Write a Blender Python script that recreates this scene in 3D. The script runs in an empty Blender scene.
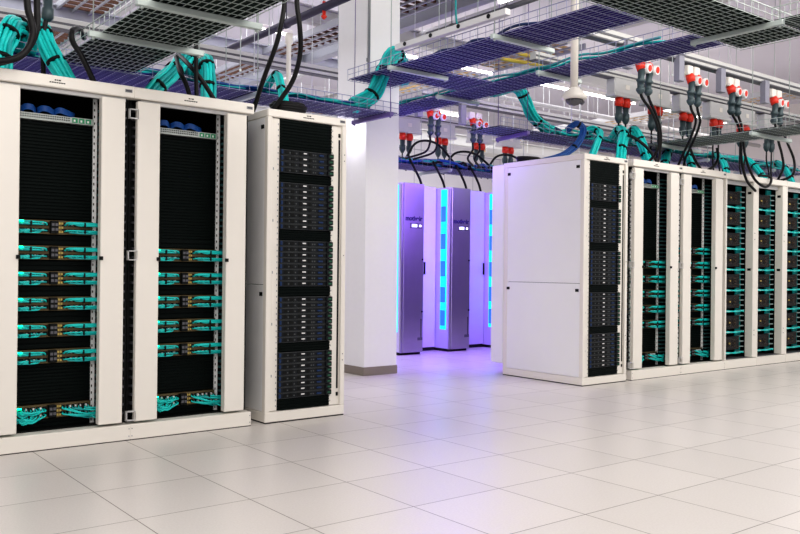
import bpy, math, random
from mathutils import Vector, Matrix
random.seed(7)
S = bpy.context.scene
COL = S.collection

# ---------------------------------------------------------------- materials
MATS = {}
def mat(name, color, rough=.5, metal=0., emit=None, estr=0., noise=0., nscale=20., bump=0., coat=0., spec=.5):
    if name in MATS: return MATS[name]
    m = bpy.data.materials.new(name); m.use_nodes = True
    nt = m.node_tree; b = nt.nodes['Principled BSDF']
    c = (*color, 1)
    b.inputs['Base Color'].default_value = c
    b.inputs['Roughness'].default_value = rough
    b.inputs['Metallic'].default_value = metal
    b.inputs['Specular IOR Level'].default_value = spec
    if coat: b.inputs['Coat Weight'].default_value = coat
    tc = nt.nodes.new('ShaderNodeTexCoord')
    nz = nt.nodes.new('ShaderNodeTexNoise'); nz.inputs['Scale'].default_value = nscale
    nz.inputs['Detail'].default_value = 3
    nt.links.new(tc.outputs['Object'], nz.inputs['Vector'])
    mr = nt.nodes.new('ShaderNodeMapRange')
    mr.inputs['To Min'].default_value = 1 - max(noise, .02); mr.inputs['To Max'].default_value = 1 + max(noise, .02)
    nt.links.new(nz.outputs['Fac'], mr.inputs['Value'])
    mx = nt.nodes.new('ShaderNodeVectorMath'); mx.operation = 'SCALE'
    mx.inputs[0].default_value = color
    nt.links.new(mr.outputs['Result'], mx.inputs['Scale'])
    nt.links.new(mx.outputs['Vector'], b.inputs['Base Color'])
    if bump:
        bp = nt.nodes.new('ShaderNodeBump'); bp.inputs['Strength'].default_value = bump; bp.inputs['Distance'].default_value = .002
        nt.links.new(nz.outputs['Fac'], bp.inputs['Height']); nt.links.new(bp.outputs['Normal'], b.inputs['Normal'])
    if emit:
        b.inputs['Emission Color'].default_value = (*emit, 1); b.inputs['Emission Strength'].default_value = estr
    MATS[name] = m
    return m

WHITE = mat('white_powder_coat', (.80, .765, .705), .42, noise=.015, nscale=3)
WHITE2 = mat('cool_white_powder_coat', (.85, .85, .85), .40, noise=.015, nscale=3)
PANEL = mat('white_panel_paint', (.82, .78, .745), .45, noise=.012, nscale=2)
GREY = mat('grey_metal', (.36, .37, .38), .4, .6)
LGREY = mat('light_grey_metal', (.60, .60, .60), .45, .2)
DGREY = mat('dark_grey_metal', (.12, .12, .135), .5, .4)
BLACK = mat('black_plastic', (.004, .005, .005), .55, spec=.25)
BLANK = mat('black_blanking_panel', (.0015, .0045, .004), .5, spec=.12)
CABLEB = mat('black_cable_jacket', (.005, .005, .006), .5, spec=.3)
SEAM = mat('dark_gap', (.01, .01, .012), .8)
GALV = mat('galvanised_wire', (.46, .52, .50), .4, .3)
GALVD = mat('galvanised_wire_dim', (.30, .31, .46), .4, .3)  # copy of the wire with dim violet light put into its colour
LINER = mat('dark_green_tray_liner', (.008, .016, .013), .8, spec=.1)
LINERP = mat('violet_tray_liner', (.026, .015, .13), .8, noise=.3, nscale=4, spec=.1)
LINERN = mat('navy_tray_liner', (.012, .014, .05), .8, noise=.3, nscale=4, spec=.1)
TEAL = mat('teal_fibre_jacket', (.008, .62, .58), .4, noise=.15, nscale=30)
TEALD = mat('deep_teal_fibre_jacket', (.01, .38, .38), .45, noise=.2, nscale=30)
BLUEC = mat('blue_cable_jacket', (.006, .07, .28), .4, noise=.2, nscale=30)
NAVYC = mat('navy_cable_jacket', (.01, .035, .12), .5, noise=.3, nscale=20)
YEL = mat('yellow_fibre_duct', (.55, .42, .06), .5)
RED = mat('red_socket_plastic', (.70, .035, .015), .35)
PLUG = mat('grey_plug_body', (.055, .085, .095), .4, .2)
BRONZE = mat('bronze_switch_face', (.16, .12, .06), .4, .6)
GOLD = mat('gold_port', (.55, .42, .13), .4, .5)
SILVER = mat('perforated_silver', (.48, .52, .50), .4, .5)
GREENP = mat('green_port', (.02, .28, .12), .5)
GLED = mat('green_led', (.0, .8, .35), .5, emit=(.0, 1, .45), estr=4)
BEZ = mat('server_bezel', (.010, .012, .015), .45, .0, spec=.25, noise=.3, nscale=60)
BEZL = mat('server_bezel_edge', (.12, .13, .13), .4, .6)
BHND = mat('blue_server_latch', (.012, .04, .13), .35, .2)
WLAB = mat('white_sticker', (.75, .75, .75), .5)
STEEL = mat('brushed_stainless', (.46, .43, .52), .30, .85, noise=.06, nscale=6)
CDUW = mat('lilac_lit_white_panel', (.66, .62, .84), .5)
CYAN = mat('cyan_light_strip', (.0, .5, .9), .5, emit=(.0, .60, 1.0), estr=1.7)
CYWIN = mat('blue_window', (.02, .16, .45), .3, emit=(.02, .20, .75), estr=.7)
LAMP = mat('luminaire_diffuser', (1, 1, 1), .5, emit=(1, .97, .92), estr=7)
LCD = mat('display_screen', (.8, .9, 1), .3, emit=(.85, .95, 1), estr=1.2)
TAUPE = mat('taupe_skirting', (.26, .225, .19), .6)
COLM = mat('column_paint', (.88, .88, .88), .6, noise=.01)
BROWN = mat('brown_rung', (.10, .04, .018), .6, noise=.3)
TAN = mat('tan_rung', (.50, .34, .16), .6, noise=.3)
BEAM = mat('grey_steel_beam', (.34, .35, .39), .5, .2)
BEAML = mat('pale_steel_channel', (.56, .56, .55), .45, .1)
PIPE = mat('dark_violet_pipe', (.05, .045, .08), .4, .2)
CEIL = mat('ceiling_paint', (.74, .72, .78), .8, noise=.03, nscale=.5)
VELCRO = BLACK

def floor_mat():
    m = bpy.data.materials.new('raised_floor_tiles'); m.use_nodes = True
    nt = m.node_tree; N = nt.nodes; L = nt.links; b = N['Principled BSDF']
    tc = N.new('ShaderNodeTexCoord'); sp = N.new('ShaderNodeSeparateXYZ'); L.new(tc.outputs['Object'], sp.inputs[0])
    def line(ax):
        d = N.new('ShaderNodeMath'); d.operation = 'DIVIDE'; L.new(sp.outputs[ax], d.inputs[0]); d.inputs[1].default_value = .6
        r = N.new('ShaderNodeMath'); r.operation = 'ROUND'; L.new(d.outputs[0], r.inputs[0])
        s = N.new('ShaderNodeMath'); s.operation = 'SUBTRACT'; L.new(d.outputs[0], s.inputs[0]); L.new(r.outputs[0], s.inputs[1])
        a = N.new('ShaderNodeMath'); a.operation = 'ABSOLUTE'; L.new(s.outputs[0], a.inputs[0])
        f = N.new('ShaderNodeMapRange'); L.new(a.outputs[0], f.inputs['Value'])
        f.inputs['From Min'].default_value = .0028; f.inputs['From Max'].default_value = .0052
        f.inputs['To Min'].default_value = 1; f.inputs['To Max'].default_value = 0
        return f.outputs[0], r.outputs[0]
    lx, rx = line('X'); ly, ry = line('Y')
    mxl = N.new('ShaderNodeMath'); mxl.operation = 'MAXIMUM'; L.new(lx, mxl.inputs[0]); L.new(ly, mxl.inputs[1])
    n1 = N.new('ShaderNodeTexNoise'); n1.inputs['Scale'].default_value = 90; n1.inputs['Detail'].default_value = 4
    n2 = N.new('ShaderNodeTexNoise'); n2.inputs['Scale'].default_value = 1.3
    L.new(tc.outputs['Object'], n1.inputs['Vector']); L.new(tc.outputs['Object'], n2.inputs['Vector'])
    # per tile tint
    fl = N.new('ShaderNodeVectorMath'); fl.operation = 'SCALE'; fl.inputs['Scale'].default_value = 1 / .6; L.new(tc.outputs['Object'], fl.inputs[0])
    fl2 = N.new('ShaderNodeVectorMath'); fl2.operation = 'FLOOR'; L.new(fl.outputs[0], fl2.inputs[0])
    wn = N.new('ShaderNodeTexWhiteNoise'); L.new(fl2.outputs[0], wn.inputs['Vector'])
    cr = N.new('ShaderNodeMix'); cr.data_type = 'RGBA'
    cr.inputs['A'].default_value = (.60, .565, .535, 1); cr.inputs['B'].default_value = (.74, .705, .675, 1)
    L.new(n1.outputs['Fac'], cr.inputs['Factor'])
    tv = N.new('ShaderNodeMapRange'); tv.inputs['To Min'].default_value = .965; tv.inputs['To Max'].default_value = 1.02; L.new(wn.outputs['Value'], tv.inputs['Value'])
    sc = N.new('ShaderNodeVectorMath'); sc.operation = 'SCALE'; L.new(cr.outputs['Result'], sc.inputs[0]); L.new(tv.outputs[0], sc.inputs['Scale'])
    fin = N.new('ShaderNodeMix'); fin.data_type = 'RGBA'; L.new(mxl.outputs[0], fin.inputs['Factor'])
    L.new(sc.outputs[0], fin.inputs['A']); fin.inputs['B'].default_value = (.13, .105, .085, 1)
    L.new(fin.outputs['Result'], b.inputs['Base Color'])
    rr = N.new('ShaderNodeMapRange'); rr.inputs['To Min'].default_value = .26; rr.inputs['To Max'].default_value = .42
    L.new(n2.outputs['Fac'], rr.inputs['Value']); L.new(rr.outputs[0], b.inputs['Roughness'])
    bp = N.new('ShaderNodeBump'); bp.inputs['Strength'].default_value = .25; bp.inputs['Distance'].default_value = .002; bp.invert = True
    L.new(mxl.outputs[0], bp.inputs['Height']); L.new(bp.outputs['Normal'], b.inputs['Normal'])
    return m

def wall_mat():
    m = bpy.data.materials.new('wall_panels'); m.use_nodes = True
    nt = m.node_tree; N = nt.nodes; L = nt.links; b = N['Principled BSDF']
    tc = N.new('ShaderNodeTexCoord'); mp = N.new('ShaderNodeMapping'); mp.inputs['Rotation'].default_value = (math.pi / 2, 0, 0)
    br = N.new('ShaderNodeTexBrick'); L.new(tc.outputs['Object'], mp.inputs[0]); L.new(mp.outputs[0], br.inputs['Vector'])
    br.offset = 0; br.inputs['Scale'].default_value = 1; br.inputs['Brick Width'].default_value = 1.2; br.inputs['Row Height'].default_value = 2.4
    br.inputs['Mortar Size'].default_value = .012
    br.inputs['Color1'].default_value = (.74, .73, .78, 1); br.inputs['Color2'].default_value = (.78, .76, .80, 1); br.inputs['Mortar'].default_value = (.42, .41, .47, 1)
    L.new(br.outputs['Color'], b.inputs['Base Color']); b.inputs['Roughness'].default_value = .7
    return m

# ---------------------------------------------------------------- mesh builder
class MB:
    def __init__(s): s.v = []; s.f = []; s.m = []; s.cur = 0; s.sm = []
    def mi(s, i): s.cur = i; return s
    def _f(s, idx, sm=False): s.f.append(idx); s.m.append(s.cur); s.sm.append(sm)
    def box(s, x0, x1, y0, y1, z0, z1):
        b = len(s.v)
        s.v += [(x, y, z) for z in (z0, z1) for y in (y0, y1) for x in (x0, x1)]
        for q in ((0, 2, 3, 1), (4, 5, 7, 6), (0, 1, 5, 4), (2, 6, 7, 3), (0, 4, 6, 2), (1, 3, 7, 5)): s._f([b + i for i in q])
        return s
    def bbox(s, x0, x1, y0, y1, z0, z1, c=.004):
        """box whose edges are chamfered"""
        b = len(s.v); c = min(c, (x1 - x0) * .45, (y1 - y0) * .45, (z1 - z0) * .45)
        X = (x0, x1); Y = (y0, y1); Z = (z0, z1)
        idx = {}
        for i in (0, 1):
            for j in (0, 1):
                for k in (0, 1):
                    sx, sy, sz = (c if i == 0 else -c), (c if j == 0 else -c), (c if k == 0 else -c)
                    for a, p in (('x', (X[i], Y[j] + sy, Z[k] + sz)), ('y', (X[i] + sx, Y[j], Z[k] + sz)), ('z', (X[i] + sx, Y[j] + sy, Z[k]))):
                        idx[(i, j, k, a)] = len(s.v); s.v.append(p)
        g = lambda i, j, k, a: idx[(i, j, k, a)]
        for i in (0, 1):
            q = [g(i, 0, 0, 'x'), g(i, 1, 0, 'x'), g(i, 1, 1, 'x'), g(i, 0, 1, 'x')]; s._f(q if i else q[::-1])
            q = [g(0, i, 0, 'y'), g(1, i, 0, 'y'), g(1, i, 1, 'y'), g(0, i, 1, 'y')]; s._f(q[::-1] if i else q)
            q = [g(0, 0, i, 'z'), g(1, 0, i, 'z'), g(1, 1, i, 'z'), g(0, 1, i, 'z')]; s._f(q if i else q[::-1])
        for i in (0, 1):
            for j in (0, 1):
                s._f([g(i, j, 0, 'x'), g(i, j, 0, 'y'), g(i, j, 1, 'y'), g(i, j, 1, 'x')])
                s._f([g(i, 0, j, 'x'), g(i, 0, j, 'z'), g(i, 1, j, 'z'), g(i, 1, j, 'x')])
                s._f([g(0, i, j, 'y'), g(0, i, j, 'z'), g(1, i, j, 'z'), g(1, i, j, 'y')])
                for k in (0, 1): s._f([g(i, j, k, 'x'), g(i, j, k, 'y'), g(i, j, k, 'z')])
        return s
    def tube(s, pts, r, n=6, caps=True, sm=True):
        pts = [Vector(p) for p in pts]
        rs = r if isinstance(r, (list, tuple)) else [r] * len(pts)
        prev = None; b0 = len(s.v); up = None
        for i, p in enumerate(pts):
            t = (pts[min(i + 1, len(pts) - 1)] - pts[max(i - 1, 0)])
            if t.length < 1e-9: t = Vector((0, 0, 1))
            t.normalize()
            if up is None:
                a = Vector((0, 0, 1)) if abs(t.z) < .9 else Vector((1, 0, 0))
                up = (a - t * a.dot(t)).normalized()
            else:
                up = (up - t * up.dot(t))
                up = up.normalized() if up.length > 1e-6 else t.orthogonal().normalized()
            w = t.cross(up)
            for k in range(n):
                a = 2 * math.pi * (k + .5) / n
                s.v.append(tuple(p + (up * math.cos(a) + w * math.sin(a)) * rs[i]))
        for i in range(len(pts) - 1):
            for k in range(n):
                a = b0 + i * n + k; c = b0 + i * n + (k + 1) % n
                s._f([a, c, c + n, a + n], sm)
        if caps:
            s._f([b0 + k for k in range(n)][::-1]); e = b0 + (len(pts) - 1) * n; s._f([e + k for k in range(n)])
        return s
    def build(s, name, mats, parent=None, loc=(0, 0, 0)):
        me = bpy.data.meshes.new(name); me.from_pydata(s.v, [], s.f)
        if not isinstance(mats, (list, tuple)): mats = [mats]
        for m in mats: me.materials.append(m)
        me.polygons.foreach_set('material_index', s.m); me.polygons.foreach_set('use_smooth', s.sm)
        me.update()
        o = bpy.data.objects.new(name, me); COL.objects.link(o); o.location = loc
        if parent: o.parent = parent
        return o

def tag(o, label, cat, group=None, kind=None):
    if label: o['label'] = label
    if cat: o['category'] = cat
    if group: o['group'] = group
    if kind: o['kind'] = kind
    return o
def empty(name, loc, label, cat, group=None, rz=0):
    o = bpy.data.objects.new(name, None); COL.objects.link(o); o.location = loc; o.rotation_euler = (0, 0, rz)
    o.empty_display_size = .1
    return tag(o, label, cat, group)
def dup(o, loc=None, label=None, parent=None, group=None):
    c = o.copy(); COL.objects.link(c)
    if loc is not None: c.location = loc
    if label: c['label'] = label
    if group: c['group'] = group
    if parent: c.parent = parent
    for ch in list(o.children): dup(ch, parent=c)
    return c
def struct(name, mb, m, loc=(0, 0, 0)):
    return tag(mb.build(name, m, None, loc), None, None, None, 'structure')
def smooth(pts, k=6):
    """Catmull-Rom through the points"""
    P = [Vector(p) for p in pts]; P = [P[0] * 2 - P[1]] + P + [P[-1] * 2 - P[-2]]
    out = []
    for i in range(1, len(P) - 2):
        for j in range(k):
            t = j / k; a, b, c, d = P[i - 1:i + 3]
            out.append(.5 * ((2 * b) + (c - a) * t + (2 * a - 5 * b + 4 * c - d) * t * t + (3 * b - a - 3 * c + d) * t ** 3))
    out.append(P[-2]); return out
ORD = ['first', 'second', 'third', 'fourth', 'fifth', 'sixth', 'seventh', 'eighth', 'ninth', 'tenth', 'eleventh', 'twelfth']

# ---------------------------------------------------------------- room shell
X0, X1, Y0, Y1, ZC = -5, 23, -9, 14, 6.2
struct('floor', MB().box(X0, X1, Y0, Y1, -.06, 0), floor_mat())
struct('ceiling', MB().box(X0, X1, -2, Y1, ZC, ZC + .1), CEIL)
WM = wall_mat()
struct('wall_back', MB().box(X0, X1, Y1, Y1 + .1, 0, ZC), WM)
struct('wall_right', MB().box(X1, X1 + .1, -2, Y1, 0, ZC), PANEL)
struct('wall_left', MB().box(X0 - .1, X0, -2, Y1, 0, ZC), PANEL)
struct('baseboard_back', MB().box(X0, X1, Y1 - .02, Y1, 0, .1), TAUPE)

# column
c = empty('column', (3.98, 1.93, 0), 'white square building column with a taupe skirting, in the cross aisle', 'column')
MB().bbox(0, .46, 0, .58, .09, ZC, .004).build('shaft', COLM, c)
MB().bbox(-.008, .468, -.008, .588, 0, .095, .003).build('skirting', TAUPE, c)
MB().tube([(.01, -.02, 3.3), (.01, -.02, ZC)], .016, 10).box(-.012, .032, -.012, 0, 3.5, 3.54).box(-.012, .032, -.012, 0, 4.2, 4.24).build('conduit', GREY, c)

# ---------------------------------------------------------------- network cabinets (open front, white cable covers)
W = .925
EX, EY = .060, .078   # equipment offset inside an open cabinet
def rib_panel(mb, x0, x1, y, z0, z1, p=.0222):
    n = max(1, round((z1 - z0) / p)); p = (z1 - z0) / n
    mb.box(x0, x1, y + .004, y + .02, z0, z1)
    for i in range(n): mb.bbox(x0, x1, y - .003, y + .006, z0 + i * p + .002, z0 + (i + 1) * p - .003, .002)
    return mb
def fingers(mb, x0, x1, y, z0, z1, pitch=.0445, m=(0, 1)):
    """vertical cable manager: spine with comb fingers"""
    mb.mi(m[0]); mb.box(x0, x1, y + .05, y + .07, z0, z1)
    n = int((z1 - z0) / pitch)
    mb.mi(m[1])
    for i in range(n):
        z = z0 + (i + .5) * pitch
        mb.box(x0 + .006, x1 - .006, y, y + .05, z - .007, z + .007)
    return mb
def small_plate(parent, x, y, z, w=.05, h=.022):
    MB().mi(0).bbox(x - w / 2, x + w / 2, y - .003, y, z - h / 2, z + h / 2, .001).mi(1).box(x - w * .4, x + w * .4, y - .0036, y - .003, z - h * .3, z + h * .3).build('rating_plate', [GREY, DGREY], parent)
def maker_mark(parent, x, y, z):
    mb = MB()
    for i, (a, w) in enumerate(((-.018, .01), (-.004, .006), (.006, .014))): mb.box(x + a, x + a + w, y - .0015, y, z + .004, z + .012)
    for i in range(7): mb.box(x - .05 + i * .0145, x - .05 + i * .0145 + .011, y - .0015, y, z - .012, z - .005)
    mb.build('printed_mark', BLACK, parent)

SWZ = [1.45, 1.28, 1.11, .94, .765, .59, .225]
def make_cabinet(loc, label):
    t = empty('network_cabinet', loc, label, 'cabinet', 'open network cabinets in the front row')
    MB().bbox(0, W, -.005, .10, 2.352, 2.43, .006).box(0, W, .1, 1.15, 2.41, 2.425).build('header', WHITE, t)
    MB().bbox(.06, .88, .03, .06, 2.325, 2.350, .002).build('top_rail', LGREY, t)
    MB().box(.021, W - .021, .07, 1.09, 2.352, 2.36).build('light_block_roof', BLACK, t)  # added black sheet that stops light leaking into the cabinet top
    maker_mark(t, W * .45, -.005, 2.392); small_plate(t, W - .04, -.005, 2.395)
    MB().mi(0).bbox(0, W, -.005, 1.15, .004, .108, .004).mi(1).box(.002, W - .002, -.002, 1.15, 0, .012).build('plinth', [WHITE, SEAM], t)
    for x in (.012, W - .012):
        MB().tube([(x, -.008, .03), (x, -.004, .03)], .004, 8).tube([(x, -.008, .08), (x, -.004, .08)], .004, 8).build('bolt', GREY, t)
    p = MB().bbox(.03, .192, 0, .045, .125, 2.335, .004).build('cable_cover', WHITE, t); MB().box(.176, .200, -.012, 0, 1.235, 1.26).build('latch', BLACK, p)
    p = MB().bbox(.706, .866, 0, .06, .125, 2.335, .004).build('cable_cover', WHITE, t); MB().box(.698, .722, -.012, 0, 1.235, 1.26).build('latch', BLACK, p)
    MB().box(.004, .02, .09, 1.12, .11, 2.41).build('side_panel', BLACK, t); MB().box(W - .02, W - .004, .09, 1.12, .11, 2.41).build('side_panel', BLACK, t)
    MB().box(.02, W - .02, 1.1, 1.12, .11, 2.41).build('rear_panel', BLACK, t)
    MB().box(.02, W - .02, .1, 1.1, .108, .116).build('inner_floor', BLACK, t)
    # 19 inch rails with punched holes
    for x0 in (.195, .708):
        mb = MB().mi(0).box(x0, x0 + .026, .178, .195, .11, 2.345).mi(1)
        for i in range(48): mb.box(x0 + .003, x0 + .010, .1765, .178, .13 + i * .0463, .146 + i * .0463)
        mb.build('mounting_rail', [WHITE2, BLACK], t)
    # vertical cable managers
    fingers(MB(), .735, .85, .15, .15, 2.33).build('cable_manager', [BLACK, mat('dim_teal', (.02, .10, .10), .5)], t)
    fingers(MB(), .022, .062, .065, .15, 2.33, .06).build('cable_manager', [BLACK, DGREY], t)
    fingers(MB(), .872, .905, .065, .15, 2.33, .06).build('cable_manager', [BLACK, DGREY], t)
    for z in (2.245, 1.27, .165):
        b = MB()
        x0, x1, h, r = -.026, .038, .034, .0035
        b.box(x0, x1, .0, .03, z + h - r * 2, z + h); b.box(x0, x1, .0, .03, z - h, z - h + r * 2)
        b.box(x0, x0 + r * 1.6, .0, .03, z - h, z + h); b.box(x1 - r * 1.6, x1, .0, .03, z - h, z + h)
        b.build('square_cable_ring', LGREY, t)
    # blanking panels between equipment
    spans = [(1.505, 2.15)] + [(SWZ[i + 1] + .05, SWZ[i] - .05) for i in range(5)] + [(.275, SWZ[5] - .05), (.115, .175)]
    for a, b_ in spans: rib_panel(MB(), .161 + EX, .648 + EX, .115 + EY, a, b_, .0222 if b_ - a > .12 else .03).build('blanking_panel', BLANK, t)
    return t
CABS = [(-.290, 0, 0), (.632, 0, 0), (6.195, 0, 0), (7.12, 0, 0)]
CN = ['leftmost open cabinet', 'second open cabinet from the left', 'open cabinet beside the closed white rack on the right', 'open cabinet in the right row nearest the deep-walled cabinets']
cab0 = make_cabinet(CABS[0], 'white open network cabinet cut by the left edge, with teal-cabled switches')
cabs = [cab0]
for i, l in ((1, 'white open network cabinet with teal-cabled switches, right beside the closed rack at left'),
             (2, 'white open network cabinet touching the closed white rack of the right row'),
             (3, 'white open network cabinet next to the deep-walled cabinets of the right row')):
    cabs.append(dup(cab0, CABS[i], l))

# network switch template
def make_switch():
    t = empty('network_switch', (0, 0, 0), 'x', 'network switch', 'teal-cabled network switches in the open cabinets')
    mb = MB().mi(0).bbox(.162, .646, .088, .42, -.046, .046, .003)
    mb.mi(1)
    for r in (-.021, .021):
        for k in range(12):
            if 5 <= k <= 6: continue
            x = .178 + k * .038
            mb.box(x, x + .030, .0845, .089, r - .012, r + .012)
    mb.mi(2)
    for z in (-.044, 0, .044): mb.box(.162, .646, .085, .089, z - .0022, z + .0022)
    mb.build('chassis', [BRONZE, BLACK, BRONZE], t)
    mb = MB().mi(0).bbox(.362, .412, .05, .09, -.042, .042, .004).mi(1)
    for a in (.366, .390):
        for z in (-.024, .008): mb.box(a, a + .018, .045, .05, z, z + .018)
    mb.build('fan_module', [BLACK, DGREY], t)
    mb = MB()
    for z in (-.036, -.008, .020):
        for a in (.420, .437): mb.box(a, a + .012, .078, .088, z, z + .014)
    mb.build('transceiver_block', GOLD, t)
    MB().bbox(.162, .190, .040, .048, .030, .040, .002).build('status_light', GLED, t)
    return t
def make_bundle(side, messy=False):
    """patch leads from the ports, gathered to one edge of the cabinet"""
    mb = MB(); rnd = random.Random(3 if side < 0 else 5)
    if messy: rnd.seed(11 + side)
    for row in (-.022, .022):
        for k in range(9):
            if side < 0: px = .195 + k * .018; ex = .158
            else: px = .628 - k * .021; ex = .738
            z0 = row + rnd.uniform(-.006, .006)
            zc = row + rnd.uniform(-.012, .008) + (.004 if row > 0 else -.006)
            if messy:
                sag = rnd.uniform(.01, .06)
                pts = [(px, .084, z0), (px, .05, z0 - .01), ((px + ex) / 2 + rnd.uniform(-.03, .03), .03 + rnd.uniform(-.01, .02), z0 - sag), (ex - side * .02, .05, z0 - sag * .6), (ex, .07, z0 - .01)]
            else:
                pts = [(px, .084, z0), (px, .060, z0 - .002), (px + side * .025, .045 + rnd.uniform(-.004, .004), zc), (ex - side * .03, .05, zc), (ex, .062, zc), (ex + side * .012, .11, zc)]
            mb.mi(0 if rnd.random() < .8 else 1)
            mb.tube(smooth(pts, 3), .0052, 5)
    mb.mi(2)
    for k in range(3 if side < 0 else 4):   # pale connector boots
        px = .22 + k * .045 if side < 0 else .50 + k * .035
        for row in (-.022, .022): mb.box(px, px + .010, .066, .084, row - .007, row + .007)
    mb.mi(3)
    xx = .23 if side < 0 else .575
    for row in (-.022, .022): mb.box(xx, xx + .010, .034, .062, row - .018, row + .014)
    o = mb.build('patch_cable_bundle', [TEAL, TEALD, WLAB, BLACK])
    return tag(o, 'x', 'cable bundle', 'teal patch cables on the network switches')
sw = make_switch(); bl = make_bundle(-1); br_ = make_bundle(1); blm = make_bundle(-1, True); brm = make_bundle(1, True)
SN = ['topmost', 'second from the top', 'third from the top', 'fourth from the top', 'fifth from the top', 'sixth from the top', 'lowest']
CSHORT = ['leftmost open cabinet', 'second open cabinet from left', 'third open cabinet from left', 'fourth open cabinet from left']
for ci, cl in enumerate(CABS):
    for si, z in enumerate(SWZ):
        first = ci == 0 and si == 0
        if ci in (1, 2) and si == 0:
            rib_panel(MB(), .161 + EX, .648 + EX, .115 + EY, z - .049, z + .054).build('blanking_panel', BLANK, cabs[ci]); continue
        L = (cl[0] + EX, cl[1] + EY, z)
        sn = SN[si - 1] if ci in (1, 2) and si < 6 else SN[si]
        l = 'bronze-faced switch, %s in the %s' % (sn, CSHORT[ci])
        if first: sw.location = L; sw['label'] = l
        else: dup(sw, L, l)
        for q, (nm, A, B) in enumerate((('left', bl, blm), ('right', br_, brm))):
            src = B if si == 6 else A
            l = 'teal cables %s half of %s switch, %s' % (nm, sn, CSHORT[ci])
            if (ci, si) in ((0, 0), (0, 6)): src.location = L; src['label'] = l
            else: dup(src, L, l)
# patch panel at the top, with blue leads
pp = empty('patch_unit', (0, 0, 0), 'x', 'patch unit', 'perforated patch panels near the cabinet tops')
mb = MB().mi(0).bbox(.162, .646, .08, .2, -.022, .022, .002).mi(1)
for k in range(22):
    for z in (-.009, .006): mb.box(.17 + k * .0145, .178 + k * .0145, .078, .08, z, z + .008)
mb.mi(2)
for k in range(3): mb.box(.50 + k * .045, .535 + k * .045, .076, .08, -.015, .015)
mb.mi(3)
for k in range(3): mb.box(.508 + k * .045, .520 + k * .045, .074, .076, -.010, .005)
mb.build('perforated_face', [SILVER, BLACK, GREENP, WLAB], pp)
bc = MB(); rnd = random.Random(2)
for g in range(3):
    for k in range(6):
        x = .17 + g * .105; z = .028 + k * .006
        bc.tube(smooth([(x + rnd.uniform(0, .01), .10, z - .005), (x + .03, .07, z + .012), (x + .07, .065, z + .010 - g * .003), (x + .10 + g * .02, .10, z - .012)], 3), .006, 5)
bcl = tag(bc.build('patch_cable_bundle', BLUEC), 'x', 'cable bundle', 'blue leads on top of the patch panels')
for ci, cl in enumerate(CABS):
    L = (cl[0] + EX, EY, 2.178)
    l = 'silver perforated patch panel near the top of the %s' % CSHORT[ci]; l2 = 'blue leads lying on the patch panel in the %s' % CSHORT[ci]
    if ci == 0: pp.location = L; pp['label'] = l; bcl.location = L; bcl['label'] = l2
    else: dup(pp, L, l); dup(bcl, L, l2)

# ---------------------------------------------------------------- closed server racks
RW = .73
BLOCKS = [(4, 2.118, 1.934), (8, 1.862, 1.494), (8, 1.410, 1.050), (8, .972, .612), (8, .540, .178)]
def make_rack(loc, label):
    t = empty('server_rack', loc, label, 'server rack', 'closed white racks at the aisle ends')
    MB().bbox(0, RW, 0, 1.18, 2.355, 2.415, .006).build('top_cover', WHITE, t)
    MB().mi(0).bbox(0, RW, 0, 1.16, .008, .085, .004).mi(1).box(.003, RW - .003, .004, 1.155, 0, .01).build('plinth', [WHITE, SEAM], t)
    for a in ((0, .042, 0, .05), (RW - .042, RW, 0, .05), (0, .05, 1.1, 1.16), (RW - .05, RW, 1.1, 1.16)): MB().bbox(*a, .085, 2.355, .004).build('frame_post', WHITE, t)
    for x0, x1 in ((.003, .018), (RW - .018, RW - .003)):
        for z0, z1 in ((.088, 1.062), (1.066, 2.353)):
            p = MB().bbox(x0, x1, .052, 1.12, z0, z1, .003).build('side_panel', WHITE2, t)
            xs = x0 - .004 if x0 < .1 else x1
            for y in (.085, 1.085):
                MB().box(xs, xs + .004, y - .022, y + .022, z1 - .085, z1 - .055).build('latch', BLACK, p)
    MB().bbox(.0, RW, 1.165, 1.36, .13, 2.40, .006).build('rear_door', WHITE2, t)
    for a in ((.02, RW - .02, 1.08, 1.095), (.02, .024, .06, 1.08), (RW - .024, RW - .02, .06, 1.08)): MB().box(*a, .09, 2.35).build('inner_panel', BLACK, t)
    for x0, x1, side in ((.042, .114, 0), (.594, .655, 1)):
        mb = MB().mi(0).box(x0, x1, .022, .034, .09, 2.35).mi(1)
        for i in range(50):
            xx = x1 - .014 if side == 0 else x0 + .006
            mb.box(xx, xx + .007, .020, .022, .12 + i * .0445, .132 + i * .0445)
        if side == 0:
            for z in (.35, .75, 1.15, 1.55, 1.95): mb.box(x0 + .018, x0 + .026, .0205, .022, z, z + .02)
        mb.build('mounting_rail', [WHITE, GREY], t)
    MB().mi(0).box(.655, .69, .022, .034, .09, 2.355).mi(1).box(.663, .677, .018, .0225, .22, 2.24).box(.661, .679, .017, .0225, 2.26, 2.29).box(.661, .679, .017, .0225, .16, .19).build('slotted_strip', [WHITE, BLACK], t)
    mb = MB()
    for z in (2.12, 2.07, 1.3, .5, .45): mb.tube([(RW - .022, -.003, z), (RW - .022, .002, z)], .004, 8)
    mb.build('bolt', DGREY, t)
    maker_mark(t, RW * .5, 0, 2.388); small_plate(t, RW - .045, 0, 2.388)
    zz = 2.352
    for n, a, b_ in BLOCKS:
        rib_panel(MB(), .114, .594, .018, a + .003, zz, .0222).build('blanking_panel', BLANK, t); zz = b_ - .003
    rib_panel(MB(), .114, .594, .018, .09, zz, .0222).build('blanking_panel', BLANK, t)
    return t
RACKS = [(1.676, 0, 0), (5.372, -.005, 0)]
r0 = make_rack(RACKS[0], 'closed white server rack standing alone at the end of the left row')
dup(r0, RACKS[1], 'closed white server rack at the aisle end of the right row')
sv = empty('rack_server', (0, 0, 0), 'x', 'server', 'slim black servers in the closed racks')
hu = .0450 / 2
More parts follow.
